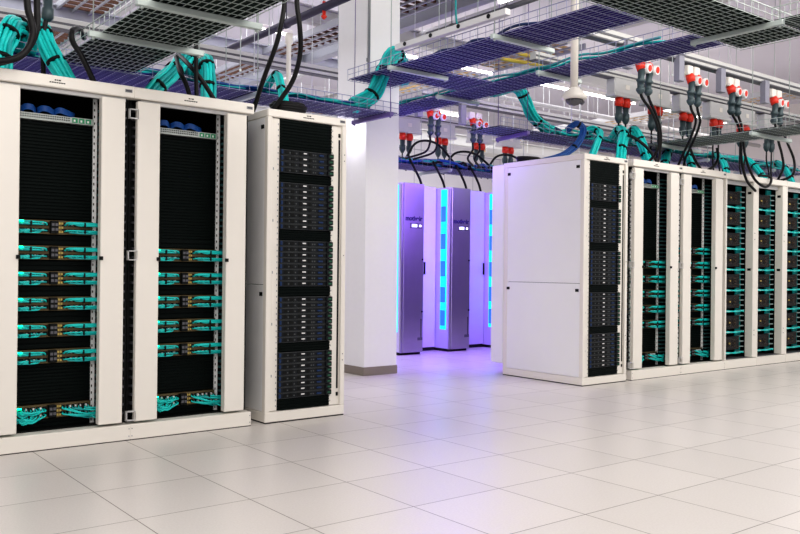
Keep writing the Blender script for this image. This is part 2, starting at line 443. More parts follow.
mb = MB().mi(0).bbox(.116, .592, .006, .7, -hu + .0015, hu - .0015, .002).mi(1).box(.116, .592, .0045, .006, hu - .005, hu - .0025).box(.116, .592, .0045, .006, -hu + .002, -hu + .0035)
mb.mi(2)
for x0, x1 in ((.16, .19), (.21, .245), (.285, .31), (.375, .40)): mb.bbox(x0, x1, .002, .006, -.013, .013, .003)
mb.mi(1)
for x0 in (.195, .255, .41, .43): mb.box(x0, x0 + .010, .0035, .006, -.008, .002)
mb.build('bezel', [BEZ, BEZL, BLACK], sv)
MB().bbox(.320, .352, -.001, .003, -.003, .007, .001).build('name_plate', WLAB, sv)
MB().bbox(.121, .136, -.006, .006, -.016, .016, .003).build('latch', BHND, sv)
MB().bbox(.465, .508, -.006, .006, -.010, .004, .003).build('latch', BHND, sv)
MB().mi(0).bbox(.545, .600, -.010, .006, -.019, .019, .003).mi(1).box(.560, .590, -.0115, -.010, -.008, .006).build('power_ear', [BEZ, mat('dim_green', (.01, .09, .045), .5)], sv)
RN = ['closed left rack', 'closed right rack']
BN = ['top group', 'second group', 'middle group', 'fourth group', 'bottom group']
firsts = True
for ri, R_ in enumerate(RACKS):
    for bi, (n, a, b_) in enumerate(BLOCKS):
        for k in range(n):
            z = a - (a - b_) * (k + .5) / n
            l = 'slim black server, %s from top of %s, %s' % (ORD[k], BN[bi], RN[ri])
            L = (R_[0], R_[1], z)
            if firsts: sv.location = L; sv['label'] = l; firsts = False
            else: dup(sv, L, l)

# ---------------------------------------------------------------- deep-walled cabinets (right end)
DW = .735
def make_deep(loc, label):
    t = empty('compute_cabinet', loc, label, 'cabinet', 'deep-walled cabinets at the right end of the row')
    MB().bbox(0, DW, -.005, .10, 2.352, 2.425, .006).box(0, DW, .1, 1.15, 2.41, 2.425).build('header', WHITE, t)
    MB().bbox(.03, .62, .06, .09, 2.30, 2.345, .002).build('top_rail', LGREY, t)
    MB().mi(0).bbox(0, DW, -.005, 1.15, .004, .108, .004).mi(1).box(.002, DW - .002, -.002, 1.15, 0, .012).build('plinth', [WHITE, SEAM], t)
    MB().bbox(0, .03, .0, .04, .108, 2.352, .003).build('frame_post', WHITE, t)
    p = MB().bbox(.638, DW, .0, .105, .115, 2.35, .004).build('deep_side_wall', WHITE, t)
    MB().box(.634, .640, .03, .075, 2.20, 2.23).build('latch', BLACK, p); MB().box(.634, .640, .03, .075, 1.22, 1.25).build('latch', BLACK, p)
    mb = MB()
    for z in (1.70, 1.62, .46, .40): mb.tube([(.675, -.003, z), (.675, .002, z)], .006, 8)
    mb.build('bolt', DGREY, p)
    MB().box(.004, .02, .05, 1.12, .11, 2.35).build('side_panel', BLACK, t); MB().box(DW - .02, DW - .004, .11, 1.12, .11, 2.35).build('side_panel', BLACK, t)
    MB().box(.02, DW - .02, .32, .33, .11, 2.41).build('rear_panel', BLACK, t)
    MB().box(.02, DW - .02, .05, 1.1, .108, .114).build('inner_floor', DGREY, t)
    fingers(MB(), .525, .638, .115, .15, 2.30, .066).build('cable_manager', [TEALD, mat('grey_comb', (.22, .30, .30), .5)], t)
    return t
DEEP = [(8.046, 0, 0), (8.783, 0, 0), (9.52, 0, 0)]
DN = ['first deep-walled cabinet', 'middle deep-walled cabinet', 'rightmost deep-walled cabinet']
d0 = make_deep(DEEP[0], 'white deep-walled compute cabinet next to the open network cabinets, teal side wiring')
dup(d0, DEEP[1], 'white deep-walled compute cabinet in the middle, black cable looped over its top')
dup(d0, DEEP[2], 'white deep-walled compute cabinet cut by the right edge')
DBR = mat('dark_bronze', (.07, .045, .03), .45, .4)
ch = empty('blade_server', (0, 0, 0), 'x', 'server', 'black blade chassis in the deep-walled cabinets')
mb = MB().mi(0).bbox(.05, .525, .24, .32, -.085, .085, .006).mi(1)
for a, b_ in (((.07, -.06), (.22, -.075)), ((.36, -.075), (.51, -.06)), ((.07, .06), (.22, .075)), ((.36, .075), (.51, .06))):
    mb.tube([(a[0], .237, a[1]), (b_[0], .237, b_[1])], .003, 4)
for k in range(10): mb.box(.075 + k * .046, .10 + k * .046, .236, .24, -.05, -.043)
for k in range(10): mb.box(.075 + k * .046, .10 + k * .046, .236, .24, .042, .049)
mb.build('front_face', [BEZ, DBR], ch)
for x in (.18, .29, .40):
    mb = MB().mi(0)
    R1 = [(x + .036 * math.cos(a * math.pi / 8), .232, .036 * math.sin(a * math.pi / 8)) for a in range(17)]
    mb.tube(R1, .0035, 5, caps=False).mi(1).tube([(x, .226, 0), (x, .238, 0)], .012, 8)
    mb.build('fan', [DBR, GOLD if x == .29 else DBR], ch)
tb = MB(); rnd = random.Random(8)
for k in range(8):
    xs = [.07, .18, .30, .42, .53, .60]
    tb.mi(0 if k % 4 else 1).tube(smooth([(x, .225 + rnd.uniform(-.008, .01), rnd.uniform(-.012, .012)) for x in xs], 2), .0042, 5)
tb = tag(tb.build('patch_cable_bundle', [TEAL, WLAB]), 'x', 'cable bundle', 'teal cables between the blade chassis')
f1 = True
for di in range(3):
    for k in range(8):
        z = 2.14 - k * .263
        l = 'black blade chassis, %s from top, %s' % (ORD[k], DN[di]); l2 = 'teal cables under %s chassis from top, %s' % (ORD[k], DN[di])
        L = (DEEP[di][0], -.125, z); L2 = (DEEP[di][0], -.125, z - .12)
        if f1: ch.location = L; ch['label'] = l; tb.location = L2; tb['label'] = l2; f1 = False
        else: dup(ch, L, l); dup(tb, L2, l2)

# ---------------------------------------------------------------- violet aisle: cooling units and plain racks behind
def make_cdu(loc, label):
    t = empty('cooling_unit', loc, label, 'cooling unit', 'stainless cooling units in the violet aisle')
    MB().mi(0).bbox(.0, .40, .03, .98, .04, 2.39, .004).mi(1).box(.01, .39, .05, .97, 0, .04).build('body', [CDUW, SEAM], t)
    MB().bbox(.04, .40, 0, .03, .035, 2.39, .006).mi(0).build('stainless_door', STEEL, t)
    MB().bbox(.0, .035, .005, .03, .035, 2.37, .003).build('door_trim', STEEL, t)
    p = MB().mi(0).bbox(.15, .36, -.003, 0, 1.765, 1.835, .003).mi(1).box(.18, .27, -.006, -.003, 1.78, 1.82).box(.31, .345, -.006, -.003, 1.785, 1.815).build('display', [DGREY, LCD], t)
    mb = MB()
    for z in (.60, 1.33): mb.tube([(.375, -.012, z), (.375, 0, z)], .012, 10)
    mb.build('lock', BLACK, t)
    MB().bbox(.35, .375, -.002, 0, .22, .50, .003).box(.30, .39, -.002, 0, .2, .24).build('door_sticker', DGREY, t)
    mb = MB()
    mb.box(-.004, 0, .07, .20, .32, 2.36)
    mb.build('light_strip', CYAN, t)
    for z in (2.02, 1.62, 1.22, .84, .5): MB().bbox(-.012, -.004, .085, .19, z - .13, z + .10, .004).build('strip_window', CYWIN, t)
    for z in (2.16, .35): MB().bbox(-.010, 0, .40, .425, z - .06, z + .04, .003).build('hinge', DGREY, t)
    return t
CDX = [5.66, 6.60, 7.585]
CL = ['stainless cooling unit in the violet aisle, the one right beside the white column', 'stainless cooling unit in the violet aisle, second one from the column', 'cooling unit in the violet aisle, mostly hidden behind the closed right rack']
u0 = make_cdu((CDX[0], 3.42, 0), CL[0])
units = [u0] + [dup(u0, (x, 3.48, 0), CL[i + 1]) for i, x in enumerate(CDX[1:])]
for u in units:
    cu = bpy.data.curves.new('lettering', 'FONT'); cu.body = 'motivair'; cu.size = .088; cu.align_x = 'CENTER'; cu.extrude = .001
    cu.offset = .0045
    tmp = bpy.data.objects.new('lettering', cu); COL.objects.link(tmp)
    bpy.context.view_layer.update()
    me = bpy.data.meshes.new_from_object(tmp.evaluated_get(bpy.context.evaluated_depsgraph_get()))
    bpy.data.objects.remove(tmp)
    me.materials.clear(); me.materials.append(mat('lettering_ink', (.03, .02, .09), .5))
    o = bpy.data.objects.new('lettering', me); COL.objects.link(o)
    o.parent = u; o.location = (.215, -.002, 1.872); o.rotation_euler = (math.pi / 2, 0, 0)
def make_plain(loc, w, label, hx):
    t = empty('plain_rack', loc, label, 'rack', 'plain white racks between the cooling units')
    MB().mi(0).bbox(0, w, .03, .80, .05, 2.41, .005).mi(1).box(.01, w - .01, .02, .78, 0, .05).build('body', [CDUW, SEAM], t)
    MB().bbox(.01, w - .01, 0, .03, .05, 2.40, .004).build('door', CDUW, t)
    MB().bbox(hx, hx + .025, -.02, 0, 1.12, 1.30, .004).build('handle', BLACK, t)
    return t
make_plain((6.065, 3.78, 0), .53, 'plain white rack set back between the two full-view cooling units', .29)
make_plain((7.005, 3.78, 0), .575, 'plain white rack with black handle, set back right of the second cooling unit', .535)

# ---------------------------------------------------------------- overhead mesh trays
def make_tray(loc, length, width, label, rz=0, liner=LINERN, wire=GALV, pitch=.1, lp=.05, h=.11, close=(False, False)):
    """runs along local +x, width along +y, origin at the bottom of one corner"""
    t = empty('mesh_cable_tray', loc, label, 'cable tray', 'overhead wire mesh cable trays', rz)
    mb = MB(); r = .0029
    n = int(round(width / lp))
    for i in range(n + 1):
        y = width * i / n; mb.tube([(0, y, 0), (length, y, 0)], r, 4, False, False)
    for y in (0, width):
        for z in (h * .5, h): mb.tube([(0, y, z), (length, y, z)], r if z < h else r * 1.5, 4, False, False)
    k = int(length / pitch)
    for i in range(k + 1):
        x = i * length / k
        mb.tube([(x, 0, h), (x, 0, -.004), (x, width, -.004), (x, width, h)], r, 4, False, False)
    mb.build('wire_mesh', wire, t)
    MB().box(.01, length - .01, .012, width - .012, .008, .014).build('liner_panel', liner, t)
    return t
LV = 2.8; HV = 3.2
T = {}
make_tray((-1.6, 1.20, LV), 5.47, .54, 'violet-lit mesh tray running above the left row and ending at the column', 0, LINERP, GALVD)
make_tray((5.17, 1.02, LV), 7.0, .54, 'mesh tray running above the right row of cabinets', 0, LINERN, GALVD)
PI = math.pi
# trays running toward the camera: local +x -> world -y  (rz=-90): local y -> world +x
make_tray((.45, 1.2, LV), 4.6, .64, 'dark mesh tray crossing above the left cabinets toward the camera', -PI / 2, LINER, GALV)
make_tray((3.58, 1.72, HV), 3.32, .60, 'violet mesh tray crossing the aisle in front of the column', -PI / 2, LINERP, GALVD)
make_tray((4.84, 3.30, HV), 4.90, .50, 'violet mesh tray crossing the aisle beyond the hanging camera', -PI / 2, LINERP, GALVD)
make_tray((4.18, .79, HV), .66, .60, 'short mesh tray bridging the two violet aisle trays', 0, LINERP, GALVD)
make_tray((1.0, -2.22, HV), 4.58, .62, 'large dark mesh tray across the top right corner', 0, LINER, GALV)
make_tray((4.98, -2.22, HV), 1.6, .60, 'dark mesh tray branching off the top right corner tray', -PI / 2, LINER, GALV)
make_tray((7.62, 1.56, LV + .02), 4.14, .66, 'dark mesh tray crossing above the right row toward the camera', -PI / 2, LINER, GALV)
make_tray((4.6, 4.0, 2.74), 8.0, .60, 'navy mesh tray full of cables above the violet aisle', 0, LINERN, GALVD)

def strut(p0, p1, label, ztop, rods=(.04, .96), s=.021, m=GALV):
    """trapeze: a channel under the tray with a threaded rod at each end"""
    p0 = Vector(p0); p1 = Vector(p1); d = p1 - p0; L = d.length
    t = empty('tray_trapeze', p0, label, 'tray support', 'trapeze supports under the mesh trays', math.atan2(d.y, d.x))
    MB().bbox(0, L, -s, s, -s, s, .004).box(0, L, -.006, .006, -s - .001, -s).build('channel', m, t)
    for f in rods:
        MB().tube([(L * f, 0, -.04), (L * f, 0, ztop - p0.z)], .0045, 5).tube([(L * f, 0, -s - .012), (L * f, 0, -s)], .012, 6).build('threaded_rod', m, t)
ZT = ZC
strut((.36, .13, 2.775), (1.20, .13, 2.775), 'channel under the dark tray above the left cabinets, rear one', ZT)
strut((.36, -.76, 2.775), (1.20, -.76, 2.775), 'channel under the dark tray above the left cabinets, front one', ZT)
strut((4.97, -1.50, 3.175), (4.97, -2.32, 3.175), 'pale channel under the large top right corner tray', ZT)
strut((3.5, -.55, 3.175), (4.27, -.55, 3.175), 'channel under the aisle tray nearest the column, front end', ZT)
strut((3.5, .90, 3.175), (4.27, .90, 3.175), 'channel under the aisle tray nearest the column, rear end', ZT)
strut((4.76, .10, 3.175), (5.42, .10, 3.175), 'channel under the far aisle tray, behind the hanging camera', ZT)
strut((4.76, 1.65, 3.175), (5.42, 1.65, 3.175), 'channel under the far aisle tray, rear end', ZT)
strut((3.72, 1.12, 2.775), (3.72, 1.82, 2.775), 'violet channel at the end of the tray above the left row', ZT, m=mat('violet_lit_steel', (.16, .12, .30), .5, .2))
strut((2.2, 1.12, 2.775), (2.2, 1.82, 2.775), 'channel under the left row tray behind the hanging power cables', ZT)
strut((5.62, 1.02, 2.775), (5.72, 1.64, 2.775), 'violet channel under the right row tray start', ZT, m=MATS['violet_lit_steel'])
strut((7.50, -.62, 2.775), (8.40, -.62, 2.775), 'channel under the dark tray above the right cabinets', ZT)
strut((7.50, .60, 2.775), (8.40, .60, 2.775), 'channel under the dark tray above the right cabinets, rear one', ZT)
for i, x in enumerate((9.2, 11.0)): strut((x, .95, 2.775), (x, 1.64, 2.775), 'channel under the right row tray, %s from its far end' % ('second' if i == 0 else 'first'), ZT)
for i, x in enumerate((5.4, 7.0, 8.6)): strut((x, 3.92, 2.71), (x, 4.68, 2.71), 'channel under the cable-filled tray of the violet aisle, %s from the column' % ORD[i], ZT)

# small free hanging rods seen against the ceiling
rodm = mat('thin_rod', (.70, .74, .74), .4, .2)
rl = [(2.0, 1.1), (2.7, 1.85), (3.05, .4), (5.6, 2.6), (6.3, 3.1), (6.2, .75), (6.9, .0), (7.4, 1.9), (8.2, 2.6), (8.9, .5), (9.6, 1.8), (10.3, .2), (5.9, .5), (7.9, 4.9), (9.2, 4.8), (4.3, 3.6), (3.2, 3.1), (1.6, 2.9)]
for i, (x, y) in enumerate(rl):
    zb = 2.95 + .25 * ((i * 7) % 5)
    o = MB().tube([(0, 0, 0), (0, 0, ZC - zb)], .0045, 5).tube([(0, 0, -.012), (0, 0, .012)], .011, 6).build('threaded_rod', rodm, None, (x, y, zb))
    tag(o, 'thin steel rod hanging from the ceiling among the cable trays', 'rod', 'thin ceiling rods')

# ---------------------------------------------------------------- power busways with tap boxes and red sockets
def make_busway(loc, length, label, m=BEAML, h=.115):
    t = empty('busway', loc, label, 'busway', 'overhead power busways')
    MB().bbox(0, length, -.05, .05, 0, h, .006).build('housing', m, t)
    MB().box(0, length, -.058, -.05, h * .35, h * .55).box(0, length, -.054, .054, -.012, 0).build('slot_rail', DGREY if m is BEAML else GREY, t)
    return t
make_busway((5.3, .08, 3.67), 8.0, 'front power busway over the right cabinet row')
make_busway((5.6, .95, 3.60), 8.0, 'rear power busway over the right cabinet row', h=.09)
make_busway((-1.5, 3.50, 3.68), 6.6, 'power busway over the far row, left of the column')
make_busway((6.2, 3.72, 3.67), 7.5, 'power busway over the violet aisle racks')
make_busway((6.6, 4.90, 3.60), 7.5, 'second power busway over the violet aisle racks', h=.09)
make_busway((6.8, 7.4, 3.2), 9, 'far low busway in front of the back wall', h=.09)

def socket_pair():
    """bracket, white base, two angled red sockets with grey plugs below"""
    t = empty('power_socket_pair', (0, 0, 0), 'x', 'power socket', 'paired red power sockets under the front busways')
    MB().bbox(-.30, -.20, -.03, .05, -.06, .235, .006).build('bracket', mat('bracket_grey', (.28, .28, .34), .5, .2), t)
    MB().bbox(-.13, -.02, -.03, .07, .04, .15, .010).bbox(.01, .12, -.03, .07, .04, .15, .010).bbox(-.2, .17, .03, .06, .03, .07, .004).build('white_base', WHITE, t)
    for dx in (-.05, .09):
        MB().tube([(dx, .02, .06), (dx, -.01, .01), (dx, -.03, -.05)], [.042, .055, .052], 14).build('red_socket', RED, t)
        p = MB().mi(0).tube([(dx + .045, -.04, -.03), (dx + .05, -.10, -.035)], [.055, .052], 16).mi(1).tube([(dx + .05, -.10, -.035), (dx + .0505, -.104, -.0355)], .036, 16).build('round_cap', [WLAB, RED], t)
        MB().tube([(dx, -.03, -.04), (dx, -.02, -.14), (dx + .003, -.02, -.15), (dx + .005, -.01, -.17), (dx + .005, -.01, -.18), (dx + .005, -.01, -.24), (dx + .005, -.01, -.25), (dx + .005, -.01, -.275), (dx + .008, -.005, -.31)], [.042, .036, .050, .050, .038, .036, .050, .048, .022], 12).build('plug', PLUG, t)
    return t
sp = socket_pair()
SP = [(6.34, 0, 3.46, 'above the closed right rack'), (7.30, 0, 3.46, 'above the third open cabinet from left'), (8.17, 0, 3.45, 'above the first deep-walled cabinet'), (9.20, 0, 3.45, 'nearest the right edge of the photo'),
      (6.38, 3.64, 3.44, 'over violet aisle beside the column'), (7.22, 3.64, 3.42, 'over violet aisle, left of closed right rack')]
for i, (x, y, z, l) in enumerate(SP):
    l = 'pair of red power sockets with white caps, ' + l
    if i == 0: sp.location = (x, y, z); sp['label'] = l
    else: dup(sp, (x, y, z), l)

def tapoff():
    t = empty('tap_off_box', (0, 0, 0), 'x', 'tap-off box', 'grey tap-off boxes under the rear busways')
    MB().bbox(-.24, .24, -.07, .07, -.22, 0, .012).bbox(-.26, .26, -.09, .07, -.235, -.19, .008).mi(0).build('enclosure', LGREY, t)
    MB().bbox(-.03, .05, -.076, -.07, -.13, -.07, .003).build('rating_plate', WHITE, t)
    for dx in (-.10, .04):
        MB().tube([(dx, -.02, -.235), (dx, -.03, -.29), (dx, -.02, -.34)], [.05, .06, .052], 14).build('red_socket', RED, t)
        MB().tube([(dx, -.02, -.34), (dx, -.02, -.42), (dx, -.02, -.43), (dx, -.02, -.50), (dx, -.02, -.55)], [.042, .038, .050, .048, .022], 12).build('plug', PLUG, t)
    return t
tp = tapoff()
TP = [(7.24, .95, 3.60, 'above the closed right rack edge'), (7.92, .95, 3.58, 'second one over the right row'), (8.62, .95, 3.58, 'third one over the right row'), (9.35, .95, 3.58, 'fourth one over the right row'), (10.05, .95, 3.58, 'fifth one over the right row'), (10.8, .95, 3.58, 'last one over the right row'),
      (6.9, 4.90, 3.60, 'nearest column, violet aisle'), (7.65, 4.90, 3.60, 'second from column, violet aisle'), (8.5, 4.90, 3.60, 'third from column, violet aisle'), (9.2, 4.90, 3.60, 'fourth from column, violet aisle')]
for i, (x, y, z, l) in enumerate(TP):
    l = 'grey tap-off box with red sockets, ' + l
    if i == 0: tp.location = (x, y, z); tp['label'] = l
    else: dup(tp, (x, y, z), l)

# ---------------------------------------------------------------- cables
def power_cable(pts, label, r=.017, plug=0):
    loc = Vector(pts[0]); loc0 = loc
    t = empty('power_cable', loc, label, 'power cable', 'black power cables hanging overhead')
    P = [Vector(p) - loc0 for p in smooth(pts, 8)]
    MB().tube(P, r, 10).build('jacket', CABLEB, t)
    if plug:
        MB().tube([(0, 0, plug), (0, 0, .05), (0, 0, .04), (0, 0, -.03), (0, 0, -.05)], [.036, .036, .046, .043, r * 1.2], 14).build('plug', PLUG, t)
PC = [
 ([(-.108, -.12, 3.3), (-.095, -.12, 2.848), (-.07, -.12, 2.728), (-.057, -.12, 2.643), (-.092, -.12, 2.537), (-.166, -.12, 2.47), (-.30, -.06, 2.44), (-.45, .1, 2.44)], 'thick black power cable curving past the top left corner, nearer one', .021, 0),
 ([(-.02, -.05, 3.3), (-.018, -.05, 2.881), (-.016, -.05, 2.723), (-.045, -.05, 2.61), (-.115, -.05, 2.51), (-.254, .02, 2.45), (-.4, .15, 2.44)], 'thick black power cable curving past the top left corner, inner one', .021, 0),
 ([(.572, .9, 2.944), (.442, .6, 2.924), (.334, .4, 2.846), (.326, .35, 2.757), (.374, .3, 2.65), (.486, .3, 2.43)], 'black power cable arching onto the leftmost cabinet under the tray corner', .02, 0),
 ([(.33, 1.0, 3.10), (.31, 1.0, 3.0), (.30, 1.0, 2.85), (.32, 1.05, 2.6)], 'black power cable with grey plug hanging at top left', .018, .12),
 ([(1.272, .8, 2.90), (1.179, .5, 2.704), (1.185, .4, 2.595), (1.243, .4, 2.43)], 'black power cable crossing the teal arch above the second cabinet, left one', .018, 0),
 ([(1.289, .8, 2.92), (1.216, .4, 2.738), (1.279, .3, 2.607), (1.413, .3, 2.43)], 'black power cable crossing the teal arch above the second cabinet, longer one', .018, 0),
 ([(1.219, .3, 2.92), (1.221, .3, 2.69), (1.231, .3, 2.43)], 'short straight black power cable above the second cabinet', .016, 0),
 ([(1.81, 0, 3.35), (1.805, 0, 3.213), (1.78, 0, 3.069), (1.767, .05, 2.923), (1.756, .2, 2.715), (1.768, .4, 2.485), (1.786, .5, 2.42)], 'long black power cable sloping down to the closed left rack, left one of two', .019, 0),
 ([(1.92, 0, 3.40), (1.921, 0, 3.252), (1.951, 0, 3.062), (2.013, .1, 2.895), (2.01, .2, 2.712), (1.95, .3, 2.558), (1.878, .4, 2.42)], 'long black power cable bowing down to the closed left rack, right one of two', .02, 0),
 ([(6.298, 0, 3.18), (6.36, 0, 3.10), (6.53, 0, 2.97), (6.67, .02, 2.80), (6.76, .08, 2.62), (6.80, .2, 2.50), (6.82, .35, 2.43)], 'black power cable from the first red socket pair, left lead', .016, 0),
 ([(6.438, 0, 3.18), (6.48, 0, 3.10), (6.59, 0, 2.97), (6.71, .02, 2.80), (6.83, .10, 2.62), (7.0, .25, 2.50), (7.15, .4, 2.43)], 'black power cable from the first red socket pair, right lead', .016, 0),
 ([(7.02, .7, 2.86), (7.07, .6, 2.80), (7.193, .5, 2.66), (7.296, .4, 2.43)], 'thick black power cable rising beside the teal arch on the closed right rack', .019, 0),
 ([(7.258, 0, 3.18), (7.29, 0, 3.10), (7.38, 0, 2.98), (7.50, .15, 2.80), (7.62, .35, 2.60), (7.72, .5, 2.43)], 'black power cable from the second red socket pair, left lead', .015, 0),
 ([(7.398, 0, 3.18), (7.42, 0, 3.10), (7.50, .02, 2.98), (7.62, .18, 2.80), (7.75, .38, 2.60), (7.88, .5, 2.43)], 'black power cable from the second red socket pair, right lead', .015, 0),
 ([(8.13, -.02, 3.15), (8.238, -.05, 2.987), (8.288, -.05, 2.756), (8.315, -.05, 2.547), (8.435, -.05, 2.344), (8.639, -.05, 2.232)], 'black power cable hanging over the front of the deep-walled cabinets', .016, 0),
 ([(8.27, -.02, 3.15), (8.320, -.05, 2.97), (8.382, -.05, 2.665), (8.576, -.06, 2.392), (8.82, -.07, 2.295), (8.98, -.06, 2.35), (9.03, -.03, 2.44), (8.9, .05, 2.46)], 'black power cable looping over the middle deep-walled cabinet header', .016, 0),
 ([(9.16, -.02, 3.15), (9.199, -.05, 2.91), (9.29, -.05, 2.748), (9.363, -.03, 2.583), (9.55, .15, 2.44)], 'black power cable from the fourth red socket pair, left lead', .016, 0),
 ([(9.30, -.02, 3.15), (9.417, -.05, 2.932), (9.606, -.05, 2.71), (9.583, -.05, 2.521), (9.55, .08, 2.45), (9.40, .2, 2.44)], 'black power cable looping back above the right edge cabinets', .016, 0),
 ([(8.162, .2, 2.76), (8.187, .2, 2.635), (8.098, .2, 2.526), (7.9, .2, 2.44)], 'short black power cable curling on top of the second open right cabinet', .017, 0),
 ([(7.574, .2, 2.70), (7.682, .2, 2.565), (7.856, .2, 2.43)], 'short black power cable sloping onto the second open right cabinet', .016, 0),
]
for a in PC: power_cable(*a)
# slim leads under the rear tap-off boxes
for i, (x, y, z, l) in enumerate(TP):
    for j, dx in enumerate((-.10, .04)):
        b = z - .55; e = 2.43 if y < 3 else 2.76
        rr = random.Random(i * 3 + j)
        pts = [(x + dx, y - .02, b + .02), (x + dx, y - .02, b - .15), (x + dx + rr.uniform(-.06, .06), y - .03, (b + e) / 2 - .05), (x + dx + rr.uniform(-.12, .1), y - .1, e)]
        power_cable(pts, 'slim black %s lead under tap-off box %s' % ('left' if j == 0 else 'right', l), .011)
for i, (x, y, z, l) in enumerate(SP[4:]):
    for j, dx in enumerate((-.045, .095)):
        pts = [(x + dx, y, z - .31), (x + dx, y, z - .42), (x + dx - .05, y + .05, z - .55), (x + dx - .25 * (1 - 2 * i), y + .25, 2.80)]
        power_cable(pts, 'black %s lead of red socket pair %s' % ('left' if j == 0 else 'right', l), .016)

def bundle(pts, label, r=.055, n=14, strand=.013, m=TEAL, ties=3, flat=1.0, seed=1):
    """rope of parallel fibre cords, tied with hook-and-loop straps"""
    loc = Vector(pts[0]); P = [p - loc for p in smooth(pts, 7)]
    t = empty('cable_bundle', loc, label, 'cable bundle', 'tied cable bundles on the overhead trays')
    rnd = random.Random(seed); mb = MB()
    fr = []; up = None
    for i, p in enumerate(P):
        tg = (P[min(i + 1, len(P) - 1)] - P[max(i - 1, 0)]).normalized()
        if up is None: up = tg.orthogonal().normalized(); 
        up = (up - tg * up.dot(tg)).normalized(); fr.append((up.copy(), tg.cross(up)))
    for k in range(n):
        a = k * 2.39996; q = math.sqrt((k + .5) / n) * (r - strand * .6)
        ca, sa = math.cos(a) * q, math.sin(a) * q * flat; ph = rnd.uniform(0, 6)
        line = []
        for i, p in enumerate(P):
            spread = 1 + .25 * math.sin(i * .5 + ph) * .4
            line.append(p + (fr[i][0] * ca + fr[i][1] * sa) * spread)
        mb.mi(0 if rnd.random() < .75 else 1).tube(line, strand, 6)
    mb.build('cords', [m, TEALD if m is TEAL else m], t)
    for k in range(ties):
        i = int(len(P) * (k + 1) / (ties + 1)); u, w = fr[i]
        d = (P[min(i + 1, len(P) - 1)] - P[i - 1]).normalized() * .012
        MB().tube([P[i] - d, P[i] + d], r * 1.06, 12).build('strap', VELCRO, t)
    return t
BD = [
 ([(-.048, .9, 2.43), (-.03, .9, 2.62), (.0, .95, 2.78), (.046, 1.0, 2.90), (.109, 1.1, 3.0), (.202, 1.25, 3.0), (.264, 1.35, 2.88)], 'teal cable bundle arching down at the top left edge', .085, 20, .017),
 ([(.27, 1.36, 2.88), (.295, 1.25, 3.0), (.308, 1.12, 3.02), (.325, 1.0, 2.89), (.385, .9, 2.70), (.52, .8, 2.43)], 'teal cable bundle dropping onto the leftmost cabinet, beside the black cables', .07, 18, .016),
 ([(1.0, .8, 2.46), (1.10, .82, 2.60), (1.23, .87, 2.73), (1.37, .97, 2.87), (1.49, 1.1, 2.97), (1.60, 1.3, 2.93)], 'teal cable bundle sloping left onto the second cabinet', .075, 18, .016),
 ([(1.66, 1.32, 2.90), (1.65, 1.15, 2.99), (1.625, .98, 2.90), (1.60, .9, 2.72), (1.545, .8, 2.43)], 'teal cable bundle dropping straight down behind the second cabinet', .07, 18, .016),
 ([(2.39, 1.36, 2.88), (2.39, 1.15, 2.976), (2.36, 1.0, 2.82), (2.34, .9, 2.62), (2.32, .85, 2.42)], 'slim teal cable bundle dropping onto the closed left rack', .042, 10, .014),
 ([(4.35, 1.75, 3.30), (4.15, 1.55, 3.50), (3.93, 1.42, 3.45), (3.80, 1.38, 3.27), (3.71, 1.38, 3.08), (3.59, 1.38, 2.94), (3.42, 1.40, 2.86)], 'wide teal cable bundle dropping between two trays in front of the column', .085, 22, .018),
 ([(5.3, 1.3, 3.25), (5.70, 1.3, 3.36), (5.85, 1.3, 3.23), (5.97, 1.3, 3.07), (6.165, 1.3, 2.95), (6.474, 1.3, 2.88), (6.95, 1.3, 2.86), (7.6, 1.3, 2.86)], 'long teal cable bundle falling from the far aisle tray onto the right row tray', .07, 16, .016),
 ([(7.232, 1.1, 2.87), (7.19, .95, 2.97), (7.07, .8, 2.88), (6.90, .7, 2.68), (6.72, .6, 2.42)], 'teal cable bundle arching onto the first open right cabinet, left of two', .065, 16, .016),
 ([(7.50, 1.1, 2.87), (7.414, .9, 2.98), (7.403, .8, 2.85), (7.391, .7, 2.65), (7.336, .6, 2.43)], 'teal cable bundle arching onto the first open right cabinet, right of two', .065, 16, .016),
 ([(7.627, .6, 2.43), (7.80, .7, 2.62), (8.15, .9, 2.79), (8.5, 1.1, 2.88)], 'teal cable bundle sloping down onto the second open right cabinet', .06, 14, .016),
 ([(8.75, 1.1, 2.88), (8.60, .9, 2.79), (8.42, .75, 2.66), (8.30, .6, 2.43)], 'teal cable bundle falling beside the looped black lead on the right row', .055, 12, .016),
 ([(9.5, 1.1, 2.90), (9.35, .9, 2.83), (9.18, .7, 2.66), (9.08, .6, 2.43)], 'teal cable bundle above the middle deep-walled cabinet', .05, 12, .016),
 ([(9.9, 1.2, 2.88), (10.25, 1.0, 2.86), (10.25, .8, 2.68), (10.14, .6, 2.43)], 'teal cable bundle sloping down near the right edge', .05, 12, .016),
 ([(11.2, 1.2, 2.90), (11.15, .95, 2.88), (11.0, .75, 2.70), (10.92, .6, 2.43)], 'teal cable bundle at the far right edge of the tray', .05, 12, .016),
 ([(6.40, .8, 2.43), (6.565, .8, 2.728), (6.744, .9, 2.867), (6.753, 1.0, 2.941), (6.724, 1.1, 2.913), (6.70, 1.2, 2.82)], 'teal cable loop curling above the closed right rack', .045, 10, .014),
]
for i, (pts, l, r, n, s_) in enumerate(BD): bundle(pts, l, r, n, s_, seed=i)
bundle([(5.70, .9, 2.43), (6.0, .9, 2.52), (6.22, .9, 2.62), (6.374, .9, 2.755), (6.487, .95, 2.893), (6.435, 1.0, 2.966), (6.40, 1.1, 2.905), (6.40, 1.15, 2.83)], 'blue cable bundle looping above the closed right rack', .04, 10, .013, BLUEC, 2, seed=31)
